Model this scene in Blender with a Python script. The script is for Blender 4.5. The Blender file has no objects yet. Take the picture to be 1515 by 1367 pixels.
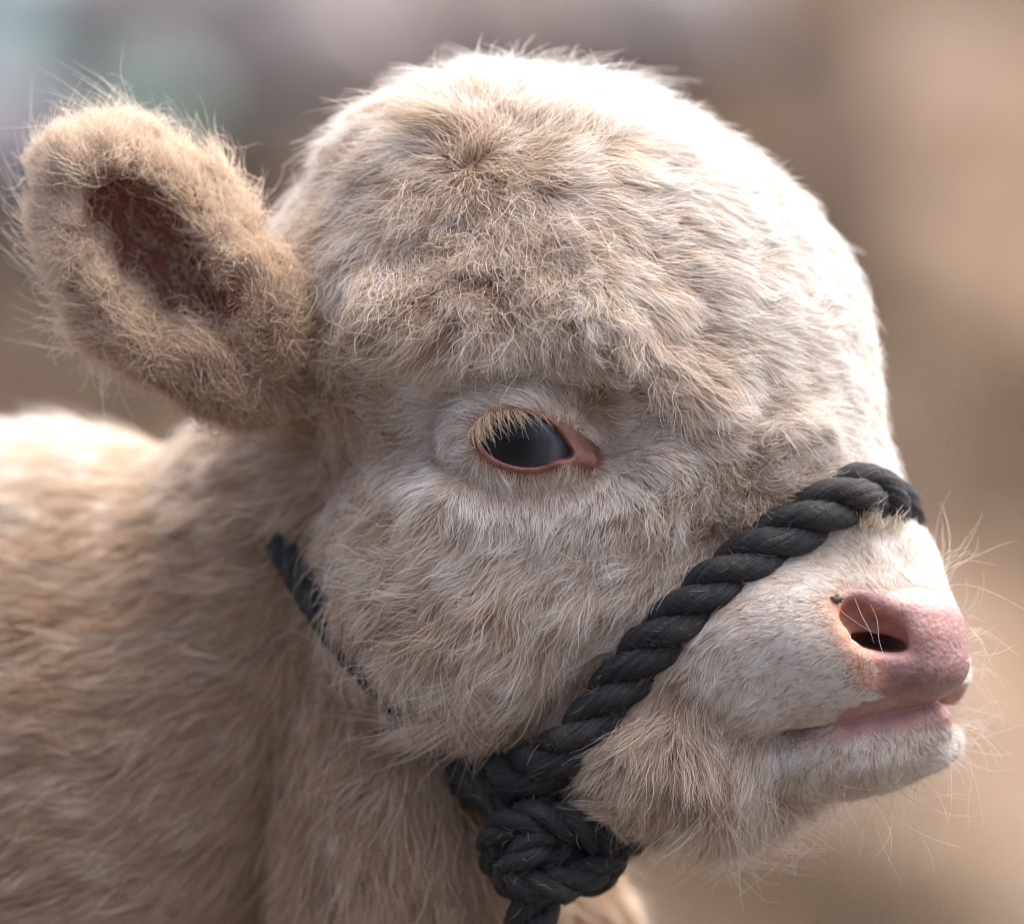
import bpy, math, time
import numpy as np
from mathutils import Vector, kdtree
T0 = time.time(); FURQ = 1.0
rng = np.random.default_rng(7)
scene = bpy.context.scene
COL = scene.collection

# ------------------------------------------------------------------ camera, light, exposure
S = 0.00028            # metres per modelling unit (the calf is laid out in units of 0.28 mm)
CX, CY = 757.5, 683.5  # modelling origin
ZC = 0.92              # height of the calf's eye line above the ground
DCAM = 3.0             # camera distance
cam_d = bpy.data.cameras.new('camera')
cam = bpy.data.objects.new('camera', cam_d); COL.objects.link(cam)
cam.location = (0, -DCAM, ZC); cam.rotation_euler = (math.radians(90), 0, 0)
cam_d.sensor_width = 36
cam_d.lens = 36 * DCAM / (1515 * S)
cam_d.clip_start = 0.1; cam_d.clip_end = 2000
cam_d.dof.use_dof = True
cam_d.dof.focus_distance = DCAM - 0.005
cam_d.dof.aperture_fstop = 3.2
scene.camera = cam

world = bpy.data.worlds.new('World'); scene.world = world; world.use_nodes = True
wn = world.node_tree; bg = wn.nodes['Background']
sky = wn.nodes.new('ShaderNodeTexSky'); sky.sky_type = 'NISHITA'; sky.sun_disc = False
SUN_EL, SUN_AZ = 70.0, 66.0      # azimuth measured from +Y (behind the calf) towards +X
sky.sun_elevation = math.radians(SUN_EL); sky.sun_rotation = math.radians(SUN_AZ)
sky.air_density = 0.3; sky.dust_density = 6.0; sky.ozone_density = 1.0
wn.links.new(sky.outputs[0], bg.inputs[0]); bg.inputs[1].default_value = 0.15
sun_d = bpy.data.lights.new('sun', 'SUN'); sun_d.energy = 0.92; sun_d.angle = math.radians(105); sun_d.color = (1.0, 0.995, 0.985)
sun = bpy.data.objects.new('sun', sun_d); COL.objects.link(sun)
el, az = math.radians(SUN_EL), math.radians(SUN_AZ)
sdir = Vector((math.sin(az)*math.cos(el), math.cos(az)*math.cos(el), math.sin(el)))
sun.rotation_euler = sdir.to_track_quat('Z', 'Y').to_euler()
vs = scene.view_settings
vs.view_transform = 'Standard'; vs.look = 'None'; vs.exposure = 1.82; vs.gamma = 1.0; vs.use_curve_mapping = False
cy = scene.cycles
cy.max_bounces = 8; cy.diffuse_bounces = 5; cy.glossy_bounces = 4; cy.transmission_bounces = 8; cy.transparent_max_bounces = 8
cy.use_denoising = True; cy.denoiser = 'OPENIMAGEDENOISE'; cy.denoising_input_passes = 'RGB_ALBEDO_NORMAL'; cy.denoising_prefilter = 'ACCURATE'
cy.filter_width = 1.1
scene.cycles_curves.shape = 'RIBBONS'

# ------------------------------------------------------------------ helpers
def W(p):
    """modelling units (x right, y down, depth away) -> world metres"""
    p = np.asarray(p, dtype=np.float64)
    return np.stack([(p[..., 0]-CX)*S, p[..., 2]*S, ZC+(CY-p[..., 1])*S], -1)

def tag(o, label=None, cat=None, group=None, kind=None):
    if label: o['label'] = label
    if cat: o['category'] = cat
    if group: o['group'] = group
    if kind: o['kind'] = kind
    return o

def link(o, parent=None):
    COL.objects.link(o)
    if parent is not None: o.parent = parent
    return o

def mesh_obj(name, verts, faces, mat=None, parent=None, smooth=True):
    me = bpy.data.meshes.new(name)
    verts = np.asarray(verts, dtype=np.float32)
    if isinstance(faces, np.ndarray):
        n, k = faces.shape
        me.vertices.add(len(verts)); me.vertices.foreach_set('co', verts.ravel())
        me.loops.add(n*k); me.loops.foreach_set('vertex_index', faces.astype(np.int32).ravel())
        me.polygons.add(n); me.polygons.foreach_set('loop_start', np.arange(0, n*k, k, dtype=np.int32))
        me.update(calc_edges=True); me.validate()
    else:
        me.from_pydata([tuple(v) for v in verts], [], faces)
    if smooth:
        me.polygons.foreach_set('use_smooth', np.ones(len(me.polygons), dtype=bool))
    if mat: me.materials.append(mat)
    return link(bpy.data.objects.new(name, me), parent)

def empty(name, loc=(0, 0, 0)):
    o = bpy.data.objects.new(name, None); COL.objects.link(o); o.location = loc
    return o

def mat_new(name):
    m = bpy.data.materials.new(name); m.use_nodes = True
    nt = m.node_tree
    return m, nt, nt.nodes['Principled BSDF']

def sstep(x, a, b):
    t = np.clip((x-a)/(b-a), 0, 1); return t*t*(3-2*t)

class Waves:
    """smooth pseudo-noise in 3-D, roughly in -1..1"""
    def __init__(self, wavelength, seed, n=7):
        r = np.random.default_rng(seed)
        k = r.normal(size=(n, 3)); k /= np.linalg.norm(k, axis=1)[:, None]
        self.k = (k*(2*math.pi/wavelength)*r.uniform(.6, 1.5, (n, 1))).astype(np.float32)
        self.ph = r.uniform(0, 6.28, n).astype(np.float32)
    def __call__(self, p):
        out = np.zeros(len(p), np.float32)
        for k, ph in zip(self.k, self.ph): out += np.sin(p@k+ph)
        return out/math.sqrt(len(self.ph)/2)*0.8

# ------------------------------------------------------------------ the setting far behind the calf
def ramp(nt, stops):
    r = nt.nodes.new('ShaderNodeValToRGB'); e = r.color_ramp.elements
    while len(e) < len(stops): e.new(0.5)
    for el_, (pos, c) in zip(e, stops): el_.position = pos; el_.color = (*c, 1)
    return r

def bank_material():
    m, nt, b = mat_new('dry_bank')
    tc = nt.nodes.new('ShaderNodeTexCoord')
    n1 = nt.nodes.new('ShaderNodeTexNoise'); n1.inputs['Scale'].default_value = 3.0; n1.inputs['Detail'].default_value = 4; n1.inputs['Roughness'].default_value = .55
    n2 = nt.nodes.new('ShaderNodeTexNoise'); n2.inputs['Scale'].default_value = 9; n2.inputs['Detail'].default_value = 5
    nt.links.new(tc.outputs['Object'], n1.inputs['Vector']); nt.links.new(tc.outputs['Object'], n2.inputs['Vector'])
    r1 = ramp(nt, [(.40, (.06, .042, .030)), (.47, (.17, .12, .08)), (.53, (.30, .215, .135)), (.61, (.22, .18, .15))])
    r2 = ramp(nt, [(.35, (.55, .5, .48)), (.65, (1.0, 1.0, 1.0))])
    nt.links.new(n1.outputs['Fac'], r1.inputs[0]); nt.links.new(n2.outputs['Fac'], r2.inputs[0])
    mx = nt.nodes.new('ShaderNodeMix'); mx.data_type = 'RGBA'; mx.blend_type = 'MULTIPLY'; mx.inputs[0].default_value = 1
    nt.links.new(r1.outputs[0], mx.inputs[6]); nt.links.new(r2.outputs[0], mx.inputs[7])
    # unseen paddock ground round the calf, darkened to weaken bounce light; dry bank beyond
    sx = nt.nodes.new('ShaderNodeSeparateXYZ'); nt.links.new(tc.outputs['Object'], sx.inputs[0])
    mr = nt.nodes.new('ShaderNodeMapRange'); mr.inputs[1].default_value = 3.2; mr.inputs[2].default_value = 4.6; nt.links.new(sx.outputs['Y'], mr.inputs[0])
    m2 = nt.nodes.new('ShaderNodeMix'); m2.data_type = 'RGBA'; m2.inputs[6].default_value = (.06, .05, .04, 1)
    nt.links.new(mr.outputs[0], m2.inputs[0]); nt.links.new(mx.outputs[2], m2.inputs[7])
    nt.links.new(m2.outputs[2], b.inputs['Base Color']); b.inputs['Roughness'].default_value = .95
    return m

def plain(name, c, rough=.8, var=.25, scale=6):
    m, nt, b = mat_new(name)
    tc = nt.nodes.new('ShaderNodeTexCoord'); n = nt.nodes.new('ShaderNodeTexNoise'); n.inputs['Scale'].default_value = scale; n.inputs['Detail'].default_value = 4
    nt.links.new(tc.outputs['Object'], n.inputs['Vector'])
    r = ramp(nt, [(.3, tuple(v*(1-var) for v in c)), (.7, tuple(min(1, v*(1+var)) for v in c))])
    nt.links.new(n.outputs['Fac'], r.inputs[0]); nt.links.new(r.outputs[0], b.inputs['Base Color']); b.inputs['Roughness'].default_value = rough
    return m

def build_setting():
    M = bank_material()
    # one sheet: flat ground round the calf, then a bank that climbs behind it and runs on to the horizon
    xs = np.concatenate([np.linspace(-400, -14, 14), np.linspace(-12, 12, 97), np.linspace(14, 400, 14)])
    ys = np.concatenate([np.linspace(-60, 3, 10), np.linspace(3.4, 14, 60), np.linspace(16, 900, 14)])
    X, Y = np.meshgrid(xs, ys, indexing='ij')
    P = np.stack([X, Y, 0*X], -1).reshape(-1, 3).astype(np.float32)
    n = Waves(2.3, 3)(P)*.10+Waves(.9, 4)(P)*.05
    t = np.clip((P[:, 1]-4.5)/6.0, 0, 1); rise = t*t*(3-2*t)
    P[:, 2] = rise*3.0+n*np.clip((P[:, 1]-3.5)/2, 0, 1)+np.clip(P[:, 1]-10.5, 0, None)*.02
    nx, ny = len(xs), len(ys)
    idx = np.arange(nx*ny).reshape(nx, ny)
    F = np.stack([idx[:-1, :-1], idx[1:, :-1], idx[1:, 1:], idx[:-1, 1:]], -1).reshape(-1, 4)
    tag(mesh_obj('ground', P, F, M), kind='structure')
    def hgt(x, y):
        q = np.array([[x, y, 0]], np.float32); t = min(max((y-4.5)/6, 0), 1)
        return t*t*(3-2*t)*3.0+float((Waves(2.3, 3)(q)*.10+Waves(.9, 4)(q)*.05)[0])
    # dry grass standing on the bank
    r = np.random.default_rng(11); N = 26000
    gx = r.uniform(-2.2, 2.2, N); gy = r.uniform(4.6, 9.0, N)
    q = np.stack([gx, gy, 0*gx], -1).astype(np.float32)
    keep = (Waves(.8, 21)(q)+r.normal(0, .35, N)) > .0
    q = q[keep]; N = len(q)
    t = np.clip((q[:, 1]-4.5)/6, 0, 1); q[:, 2] = t*t*(3-2*t)*3+(Waves(2.3, 3)(q*[1, 1, 0])*.10+Waves(.9, 4)(q*[1, 1, 0])*.05)-.01
    h = r.uniform(.08, .28, N)[:, None]; a = r.uniform(0, 6.28, N); w = r.uniform(.003, .007, N)[:, None]
    side = np.stack([np.cos(a), np.sin(a), 0*a], -1)*w; lean = r.normal(0, .45, (N, 3))*[1, 1, 0]
    up = (lean+[0, 0, 1])*h
    V = np.stack([q-side, q+side, q+side*.7+up*.5, q-side*.7+up*.5, q+up*[1, 1, .85]+lean*h*.3], 1).reshape(-1, 3)
    b0 = np.arange(N)*5
    F4 = np.stack([b0, b0+1, b0+2, b0+3], -1); F3 = np.stack([b0+3, b0+2, b0+4], -1)
    tris = np.concatenate([F4[:, [0, 1, 2]], F4[:, [0, 2, 3]], F3])
    tag(mesh_obj('dry_grass', V, tris, plain('straw', (.20, .15, .095), .9, .35, 3)), 'tall dry straw-coloured grass on the blurred bank behind the calf', 'grass', kind='stuff')
    # far blurred shapes at upper left
    def lump(name, x, y, rx, rz, c, label, cat, seed, zc):
        u = np.linspace(0, 2*math.pi, 25)[:-1]; v = np.linspace(0, math.pi, 13)
        U, Vv = np.meshgrid(u, v, indexing='ij')
        D = np.stack([np.cos(U)*np.sin(Vv), np.sin(U)*np.sin(Vv), np.cos(Vv)], -1).reshape(-1, 3).astype(np.float32)
        nn = 1+.16*Waves(1.1, seed)(D)+.06*Waves(.4, seed+1)(D)
        P = D*nn[:, None]*[rx, rx*.7, rz]
        ids = np.arange(24*13).reshape(24, 13)
        F = np.stack([ids, np.roll(ids, -1, 0)], -1)
        F = np.stack([F[:, :-1, 0], F[:, :-1, 1], F[:, 1:, 1], F[:, 1:, 0]], -1).reshape(-1, 4)
        o = mesh_obj(name, P, F, plain(name+'_mat', c)); o.location = (x, y, zc); tag(o, label, cat)
    def at(px, py, y):       # a spot on the bank seen beside the calf's head
        k = (DCAM+y)/DCAM
        return (px-CX)*S*k, ZC+(CY-py)*S*k
    for name, px, py, y, rx, rz, c, label, cat, seed in [
        ('tarpaulin', 50, 85, 7.2, .11, .085, (.24, .44, .40), 'brighter blurred teal tarpaulin bundle at the upper left corner', 'tarpaulin', 31),
        ('tarpaulin', 190, 165, 6.8, .11, .055, (.18, .255, .22), 'duller green tarpaulin bundle just above the ear', 'tarpaulin', 35),
        ('boulder', 130, 5, 7.4, .20, .10, (.34, .33, .375), 'pale lilac grey boulder at the top left edge', 'boulder', 41),
        ('boulder', 10, 270, 7.0, .19, .14, (.29, .28, .31), 'blurred pale grey boulder left of the ear', 'boulder', 45),
        ('boulder', 360, 70, 7.15, .27, .20, (.25, .225, .215), 'broad blurred grey boulder above the ear tip hairs', 'boulder', 49),
        ('boulder', 590, 40, 7.3, .24, .17, (.235, .205, .185), 'blurred brownish grey boulder left of the crown', 'boulder', 51),
        ('boulder', 960, 20, 7.35, .15, .12, (.27, .245, .235), 'blurred grey boulder above the right side of the crown', 'boulder', 53),
        ('dead_shrub', 420, 190, 6.75, .09, .07, (.13, .11, .095), 'dark blurred shrub between the ear and the crown', 'shrub', 57)]:
        x, z = at(px, py, y); lump(name, x, y, rx, rz, c, label, cat, seed, z)
build_setting()
print('setting', time.time()-T0)

# ------------------------------------------------------------------ the calf's body as one smooth field
DU = DCAM/S
def C(x, y, d):      # a place on the calf, allowing for its distance
    k = (DU+d)/DU
    return np.array([CX+(x-CX)*k, CY+(y-CY)*k, d], np.float32)

def rotm(rz=0, yaw=0, pitch=0):
    a, b, c = map(math.radians, (rz, yaw, pitch))
    Rz = np.array([[math.cos(a), -math.sin(a), 0], [math.sin(a), math.cos(a), 0], [0, 0, 1]])
    Ry = np.array([[math.cos(b), 0, -math.sin(b)], [0, 1, 0], [math.sin(b), 0, math.cos(b)]])
    Rx = np.array([[1, 0, 0], [0, math.cos(c), -math.sin(c)], [0, math.sin(c), math.cos(c)]])
    return (Rz@Ry@Rx).astype(np.float32)

def ell(P, c, r, rz=0, yaw=0, pitch=0):
    q = P-C(*c)
    if rz or yaw or pitch: q = q@rotm(rz, yaw, pitch)
    r = np.array(r, np.float32)
    a = q/r; k0 = np.sqrt((a*a).sum(1)); b = a/r; k1 = np.sqrt((b*b).sum(1))+1e-9
    return k0*(k0-1)/k1

def cone(P, a, b, ra, rb):
    a, b = C(*a), C(*b); ab = b-a; l2 = (ab*ab).sum()
    t = np.clip(((P-a)@ab)/l2, 0, 1)
    return np.sqrt(((P-a-t[:, None]*ab)**2).sum(1))-(ra+(rb-ra)*t)

def smin(a, b, k):
    h = np.clip(.5+.5*(b-a)/k, 0, 1)
    return b+(a-b)*h-k*h*(1-h)
def smax(a, b, k): return -smin(-a, -b, k)

EYE = (772, 652, 72)

def sd_head(P):
    d = ell(P, (800, 440, 330), (400, 322, 330))
    d = smin(d, ell(P, (1010, 560, 300), (285, 320, 265)), 60)
    d = smin(d, ell(P, (760, 300, 250), (260, 165, 200), rz=10), 60)         # woolly crown
    d = smin(d, cone(P, (1060, 650, 270), (1255, 870, 185), 225, 140), 70)   # nose bridge
    d = smin(d, ell(P, (722, 850, 250), (228, 245, 235), rz=-18), 70)        # cheek
    d = smin(d, ell(P, (900, 830, 240), (230, 190, 215), rz=30), 60)
    # brow shelf above the eye
    d = smin(d, cone(P, (590, 470, 62), (880, 472, 46), 52, 62), 60)
    d = smin(d, cone(P, (880, 472, 46), (1040, 595, 62), 62, 50), 50)
    d = smax(d, -ell(P, (815, 600, -82), (205, 90, 72), rz=8), 46)           # hollow under the brow
    d = smin(d, cone(P, (660, 750, 52), (960, 750, 48), 30, 28), 90)         # soft cheekbone
    d = smin(d, cone(P, (980, 690, 45), (1180, 640, 90), 34, 30), 45)        # fold at the side of the nose
    d = smax(d, -cone(P, (1050, 722, -2), (1225, 650, 34), 17, 22), 22)
    # muzzle
    m = ell(P, (1225, 955, 120), (165, 118, 160), rz=8)
    m = smin(m, ell(P, (1348, 945, 92), (84, 80, 112), rz=-8), 32)
    m = smin(m, ell(P, (1352, 990, 84), (82, 52, 104), rz=-6), 24)           # lower half of the nose pad
    m = smin(m, ell(P, (1330, 900, 62), (84, 30, 66), rz=14), 20)            # upper rim of the nostril
    m = smin(m, ell(P, (1402, 1000, 190), (32, 44, 62)), 20)                 # far side of the lip
    m = smin(m, cone(P, (1118, 1022, 52), (1285, 1004, 40), 62, 44), 30)     # hanging upper lip
    d = smin(d, m, 60)
    d = smin(d, ell(P, (1045, 985, 165), (140, 105, 140), rz=-25), 60)
    d = smin(d, ell(P, (1135, 935, 112), (140, 112, 138), rz=-20), 60)       # full side of the muzzle
    # lower jaw and chin, parted from the muzzle by the mouth line
    j = ell(P, (1005, 1108, 180), (195, 122, 160), rz=4)
    c = ell(P, (1262, 1108, 150), (158, 66, 128), rz=-8)
    c = smin(c, cone(P, (1240, 1084, 62), (1384, 1062, 76), 16, 22), 36)     # lower lip
    j = smin(j, c, 40)
    g = np.minimum(cone(P, (1112, 1096, 4), (1195, 1082, -6), 4, 8), cone(P, (1195, 1082, -6), (1300, 1046, -8), 8, 5))
    d = smin(d, j, 46-40*sstep(P[:, 0], 1060, 1190))
    d = smax(d, -g, 9)
    # nostril
    n = ell(P, (1294, 929, -6), (52, 24, 52), rz=20)
    n = smin(n, ell(P, (1268, 912, -4), (26, 21, 42), rz=40), 12)
    n = smin(n, ell(P, (1300, 950, 10), (44, 13, 125), rz=10), 10)
    d = smax(d, -n, 20)
    # eyelids round the eyeball
    lid = ell(P, EYE, (112, 92, 104), rz=8)
    d = smin(d, lid, 26)
    d = smin(d, cone(P, (828, 676, -6), (872, 682, 14), 18, 10), 26)
    op = ell(P, (771, 651, EYE[2]-100), (66, 39, 110), rz=11)
    op = smin(op, ell(P, (826, 664, EYE[2]-105), (26, 14, 60), rz=25), 10)
    d = smax(d, -op, 7)
    return d

EAR_C = (238, 392, 180)
EAR_RZ = 52.5
def sd_ear(P):
    d = ell(P, EAR_C, (216, 124, 70), rz=EAR_RZ, yaw=6)
    d = smin(d, ell(P, (165, 290, 182), (96, 76, 58), rz=40), 30)
    d = smin(d, cone(P, (375, 540, 235), (480, 500, 340), 60, 110), 40)
    d = smax(d, -ell(P, (228, 380, 92), (184, 94, 122), rz=EAR_RZ, yaw=6), 14)
    d = smax(d, -cone(P, (300, 450, 110), (398, 594, 145), 46, 26), 16)
    d = smin(d, ell(P, (375, 440, 145), (80, 44, 46), rz=62), 26)            # front margin rolls over
    return d

def sd_body(P):
    d = ell(P, (60, 1180, 800), (560, 575, 470))
    d = smin(d, cone(P, (620, 640, 520), (330, 1050, 700), 245, 330), 90)    # neck
    d = smin(d, cone(P, (600, 900, 420), (605, 1330, 430), 170, 192), 50)    # throat
    d = smin(d, ell(P, (745, 1485, 700), (225, 262, 190)), 60)               # brisket
    d = smax(d, -cone(P, (430, 1000, 300), (495, 1420, 270), 16, 26), 50)    # crease between neck and shoulder
    return d

def sd_all(P):
    d = smin(sd_head(P), sd_body(P), 100-62*sstep(P[:, 1], 930, 1100))
    return smin(d, sd_ear(P), 18)

def axis(segs):
    out = []
    for a, b, st in segs:
        n = max(1, int(round((b-a)/st))); out.append(np.linspace(a, b, n, endpoint=False))
    return np.concatenate(out+[[segs[-1][1]]]).astype(np.float32)

gx = axis([(-330, 20, 14), (20, 660, 6.5), (660, 910, 3), (910, 1190, 6), (1190, 1480, 3.2)])
gy = axis([(50, 580, 7), (580, 720, 3), (720, 850, 6), (850, 1016, 3.4), (1016, 1084, 2.0), (1084, 1110, 3.4), (1110, 1200, 6), (1200, 1600, 10)])
gd = axis([(-110, 140, 4.2), (140, 420, 8), (420, 1300, 20)])

def polygonise():
    nx, ny, nz = len(gx), len(gy), len(gd)
    st = 4
    ix = np.minimum(np.arange(0, nx+st, st), nx-1); iy = np.minimum(np.arange(0, ny+st, st), ny-1); iz = np.minimum(np.arange(0, nz+st, st), nz-1)
    A = np.stack(np.meshgrid(gx[ix], gy[iy], gd[iz], indexing='ij'), -1)
    vc = sd_all(A.reshape(-1, 3)).reshape(A.shape[:3])
    V = np.repeat(np.repeat(np.repeat(vc, st, 0), st, 1), st, 2)[:nx, :ny, :nz].copy()
    # cells near the surface are measured again, finely
    near = np.abs(vc) < 85
    near = near | (np.sign(vc) != np.sign(np.roll(vc, -1, 0))) | (np.sign(vc) != np.sign(np.roll(vc, -1, 1))) | (np.sign(vc) != np.sign(np.roll(vc, -1, 2)))
    M = np.repeat(np.repeat(np.repeat(near, st, 0), st, 1), st, 2)[:nx, :ny, :nz]
    I = np.argwhere(M)
    P = np.stack([gx[I[:, 0]], gy[I[:, 1]], gd[I[:, 2]]], -1)
    out = np.empty(len(P), np.float32)
    for a in range(0, len(P), 400000): out[a:a+400000] = sd_all(P[a:a+400000])
    V[M] = out
    V[0], V[-1] = 50, 50; V[:, 0], V[:, -1] = 50, 50; V[:, :, 0], V[:, :, -1] = 50, 50
    s = V < 0
    c = s[:-1, :-1, :-1].astype(np.int8)
    for a in (0, 1):
        for b in (0, 1):
            for e in (0, 1):
                if a+b+e: c = c+s[a:nx-1+a, b:ny-1+b, e:nz-1+e]
    act = (c > 0) & (c < 8)
    I = np.argwhere(act); n = len(I)
    ids = np.full(act.shape, -1, np.int32); ids[act] = np.arange(n)
    acc = np.zeros((n, 3), np.float32); cnt = np.zeros(n, np.float32)
    corners = [(a, b, e) for a in (0, 1) for b in (0, 1) for e in (0, 1)]
    val = {k: V[I[:, 0]+k[0], I[:, 1]+k[1], I[:, 2]+k[2]] for k in corners}
    pos = {k: np.stack([gx[I[:, 0]+k[0]], gy[I[:, 1]+k[1]], gd[I[:, 2]+k[2]]], -1) for k in corners}
    for k in corners:
        for ax in range(3):
            if k[ax]: continue
            k2 = tuple(1 if i == ax else k[i] for i in range(3))
            v0, v1 = val[k], val[k2]; m = (v0 < 0) != (v1 < 0)
            t = (v0/(v0-v1+1e-12))[:, None]
            acc += np.where(m[:, None], pos[k]+(pos[k2]-pos[k])*t, 0); cnt += m
    verts = acc/cnt[:, None]
    F = []
    for ax in range(3):
        sl0 = [slice(None)]*3; sl1 = [slice(None)]*3; sl0[ax] = slice(0, -1); sl1[ax] = slice(1, None)
        a, b = s[tuple(sl0)], s[tuple(sl1)]
        o1, o2 = [i for i in range(3) if i != ax]
        for sense in (0, 1):
            E = np.argwhere((a & ~b) if sense == 0 else (~a & b))
            E = E[(E[:, o1] > 0) & (E[:, o2] > 0) & (E[:, o1] < ids.shape[o1]) & (E[:, o2] < ids.shape[o2])]
            q = []
            for u, v in ((0, 0), (1, 0), (1, 1), (0, 1)):
                K = E.copy(); K[:, o1] -= 1-u; K[:, o2] -= 1-v
                q.append(ids[K[:, 0], K[:, 1], K[:, 2]])
            q = np.stack(q, -1)
            flip = (sense == 1) ^ (ax == 1)
            F.append(q[:, ::-1] if flip else q)
    F = np.concatenate(F); F = F[(F >= 0).all(1)]
    return verts, F

BV, BF = polygonise()
print('body verts', len(BV), 'faces', len(BF), time.time()-T0)

def gradient(P, f=sd_all, h=2.0):
    g = np.empty((len(P), 3), np.float32)
    for i in range(3):
        e = np.zeros(3, np.float32); e[i] = h
        for a in range(0, len(P), 400000): g[a:a+400000, i] = f(P[a:a+400000]+e)-f(P[a:a+400000]-e)
    return g/(np.linalg.norm(g, axis=1)[:, None]+1e-9)
BN = gradient(BV)

def surf_depth(xy, f=sd_all, start=-200.0):
    """depth of the first skin met at the given places"""
    xy = np.asarray(xy, np.float32); d = np.full(len(xy), start, np.float32)
    for _ in range(90):
        d += np.clip(f(np.column_stack([xy, d])), -10, 60)*.7
    return d

def seg_dist2(P, a, b):
    a, b = np.array(a, np.float32), np.array(b, np.float32); ab = b-a
    t = np.clip(((P-a)@ab)/(ab@ab), 0, 1)
    return np.sqrt(((P-a-t[:, None]*ab)**2).sum(1))

def groups(P):
    return np.argmin(np.stack([sd_head(P), sd_ear(P), sd_body(P)], -1), 1)   # 0 head, 1 ear, 2 body

def bare(P):
    """0 where fur grows, 1 where the skin is naked: nose, lips, eyelid rims, inner ear"""
    xy = P[:, :2]
    nose = 1-sstep(ell(P, (1345, 942, 80), (98, 82, 170), rz=10), -14, 14)
    wing = 1-sstep(ell(P, (1275, 905, 40), (52, 34, 150), rz=20), -8, 12)
    low = 1-sstep(ell(P, (1358, 1000, 80), (84, 42, 170), rz=-4), -8, 10)
    lip = 1-sstep(seg_dist2(xy, (1262, 1066), (1402, 1054)), 10, 34)
    e = (xy-[772, 653])@rotm(9)[:2, :2]
    eye = 1-sstep(np.sqrt((e[:, 0]/75)**2+(e[:, 1]/47.5)**2), .93, 1.06)
    can = 1-sstep(seg_dist2(xy, (815, 662), (876, 680)), 6, 24)
    can = np.maximum(can, 1-sstep(seg_dist2(xy, (826, 642), (868, 668)), 10, 30))
    thin = .62*(1-sstep(seg_dist2(xy, (1228, 900), (1285, 1005)), 8, 40))+.5*(1-sstep(seg_dist2(xy, (1180, 1095), (1290, 1074)), 5, 18))+.3*(1-sstep(seg_dist2(xy, (1240, 1100), (1400, 1080)), 10, 30))
    b = np.maximum.reduce([nose, wing, low, lip, eye, can, thin, 1-sstep(seg_dist2(xy, (1285, 1048), (1440, 1029)), 9, 18)])
    return np.where(P[:, 2] < 330, b, 0)

# ------------------------------------------------------------------ skin
def lerp(a, b, t): return a+(b-a)*t[:, None]
def skin_colour(P):
    xy = P[:, :2]; n = len(P)
    g = groups(P)
    base = np.tile(np.array([.30, .21, .145], np.float32), (n, 1))
    base = lerp(base, np.array([.33, .235, .165], np.float32), np.where(g == 0, 1.0, 0.0))
    mott = (Waves(38, 5)(P)*.5+Waves(14, 6)(P)*.35)
    pink = np.array([.37, .205, .185], np.float32)
    base = lerp(base, pink, 1-sstep(ell(P, (1345, 945, 80), (125, 110, 200), rz=10), -10, 40))
    base = lerp(base, np.array([.24, .145, .135], np.float32), .75*(1-sstep(ell(P, (1375, 1000, 70), (80, 62, 140), rz=-10), -30, 25))*(1+.5*Waves(16, 8)(P)).clip(0, 1.2))
    orange = np.array([.62, .28, .15], np.float32)
    base = lerp(base, orange, .75*(1-sstep(seg_dist2(xy, (1232, 905), (1285, 1000)), 8, 34)))
    lip = 1-sstep(seg_dist2(xy, (1130, 1092), (1400, 1055)), 16, 52)
    base = lerp(base, np.array([.44, .25, .225], np.float32), lip*(P[:, 2] < 300))
    e = (xy-[772, 650])@rotm(9)[:2, :2]
    r = np.sqrt((e[:, 0]/70)**2+(e[:, 1]/43)**2)
    rim = np.maximum(1-sstep(r, 1.25, 1.6), 1-sstep(seg_dist2(xy, (820, 650), (882, 676)), 26, 46))*(P[:, 2] < 200)
    base = lerp(base, np.array([.20, .088, .062], np.float32), rim)
    edge = (1-sstep(r, 1.0, 1.14))*(P[:, 2] < 200)
    base = lerp(base, np.array([.20, .075, .05], np.float32), edge)
    ear = (1-sstep(ell(P, (238, 395, 135), (225, 108, 140), rz=EAR_RZ), -10, 25))*(g == 1)
    base = lerp(base, np.array([.17, .05, .028], np.float32), ear)
    return np.clip(base*(1+.13*mott[:, None]), 0, 1)

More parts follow.
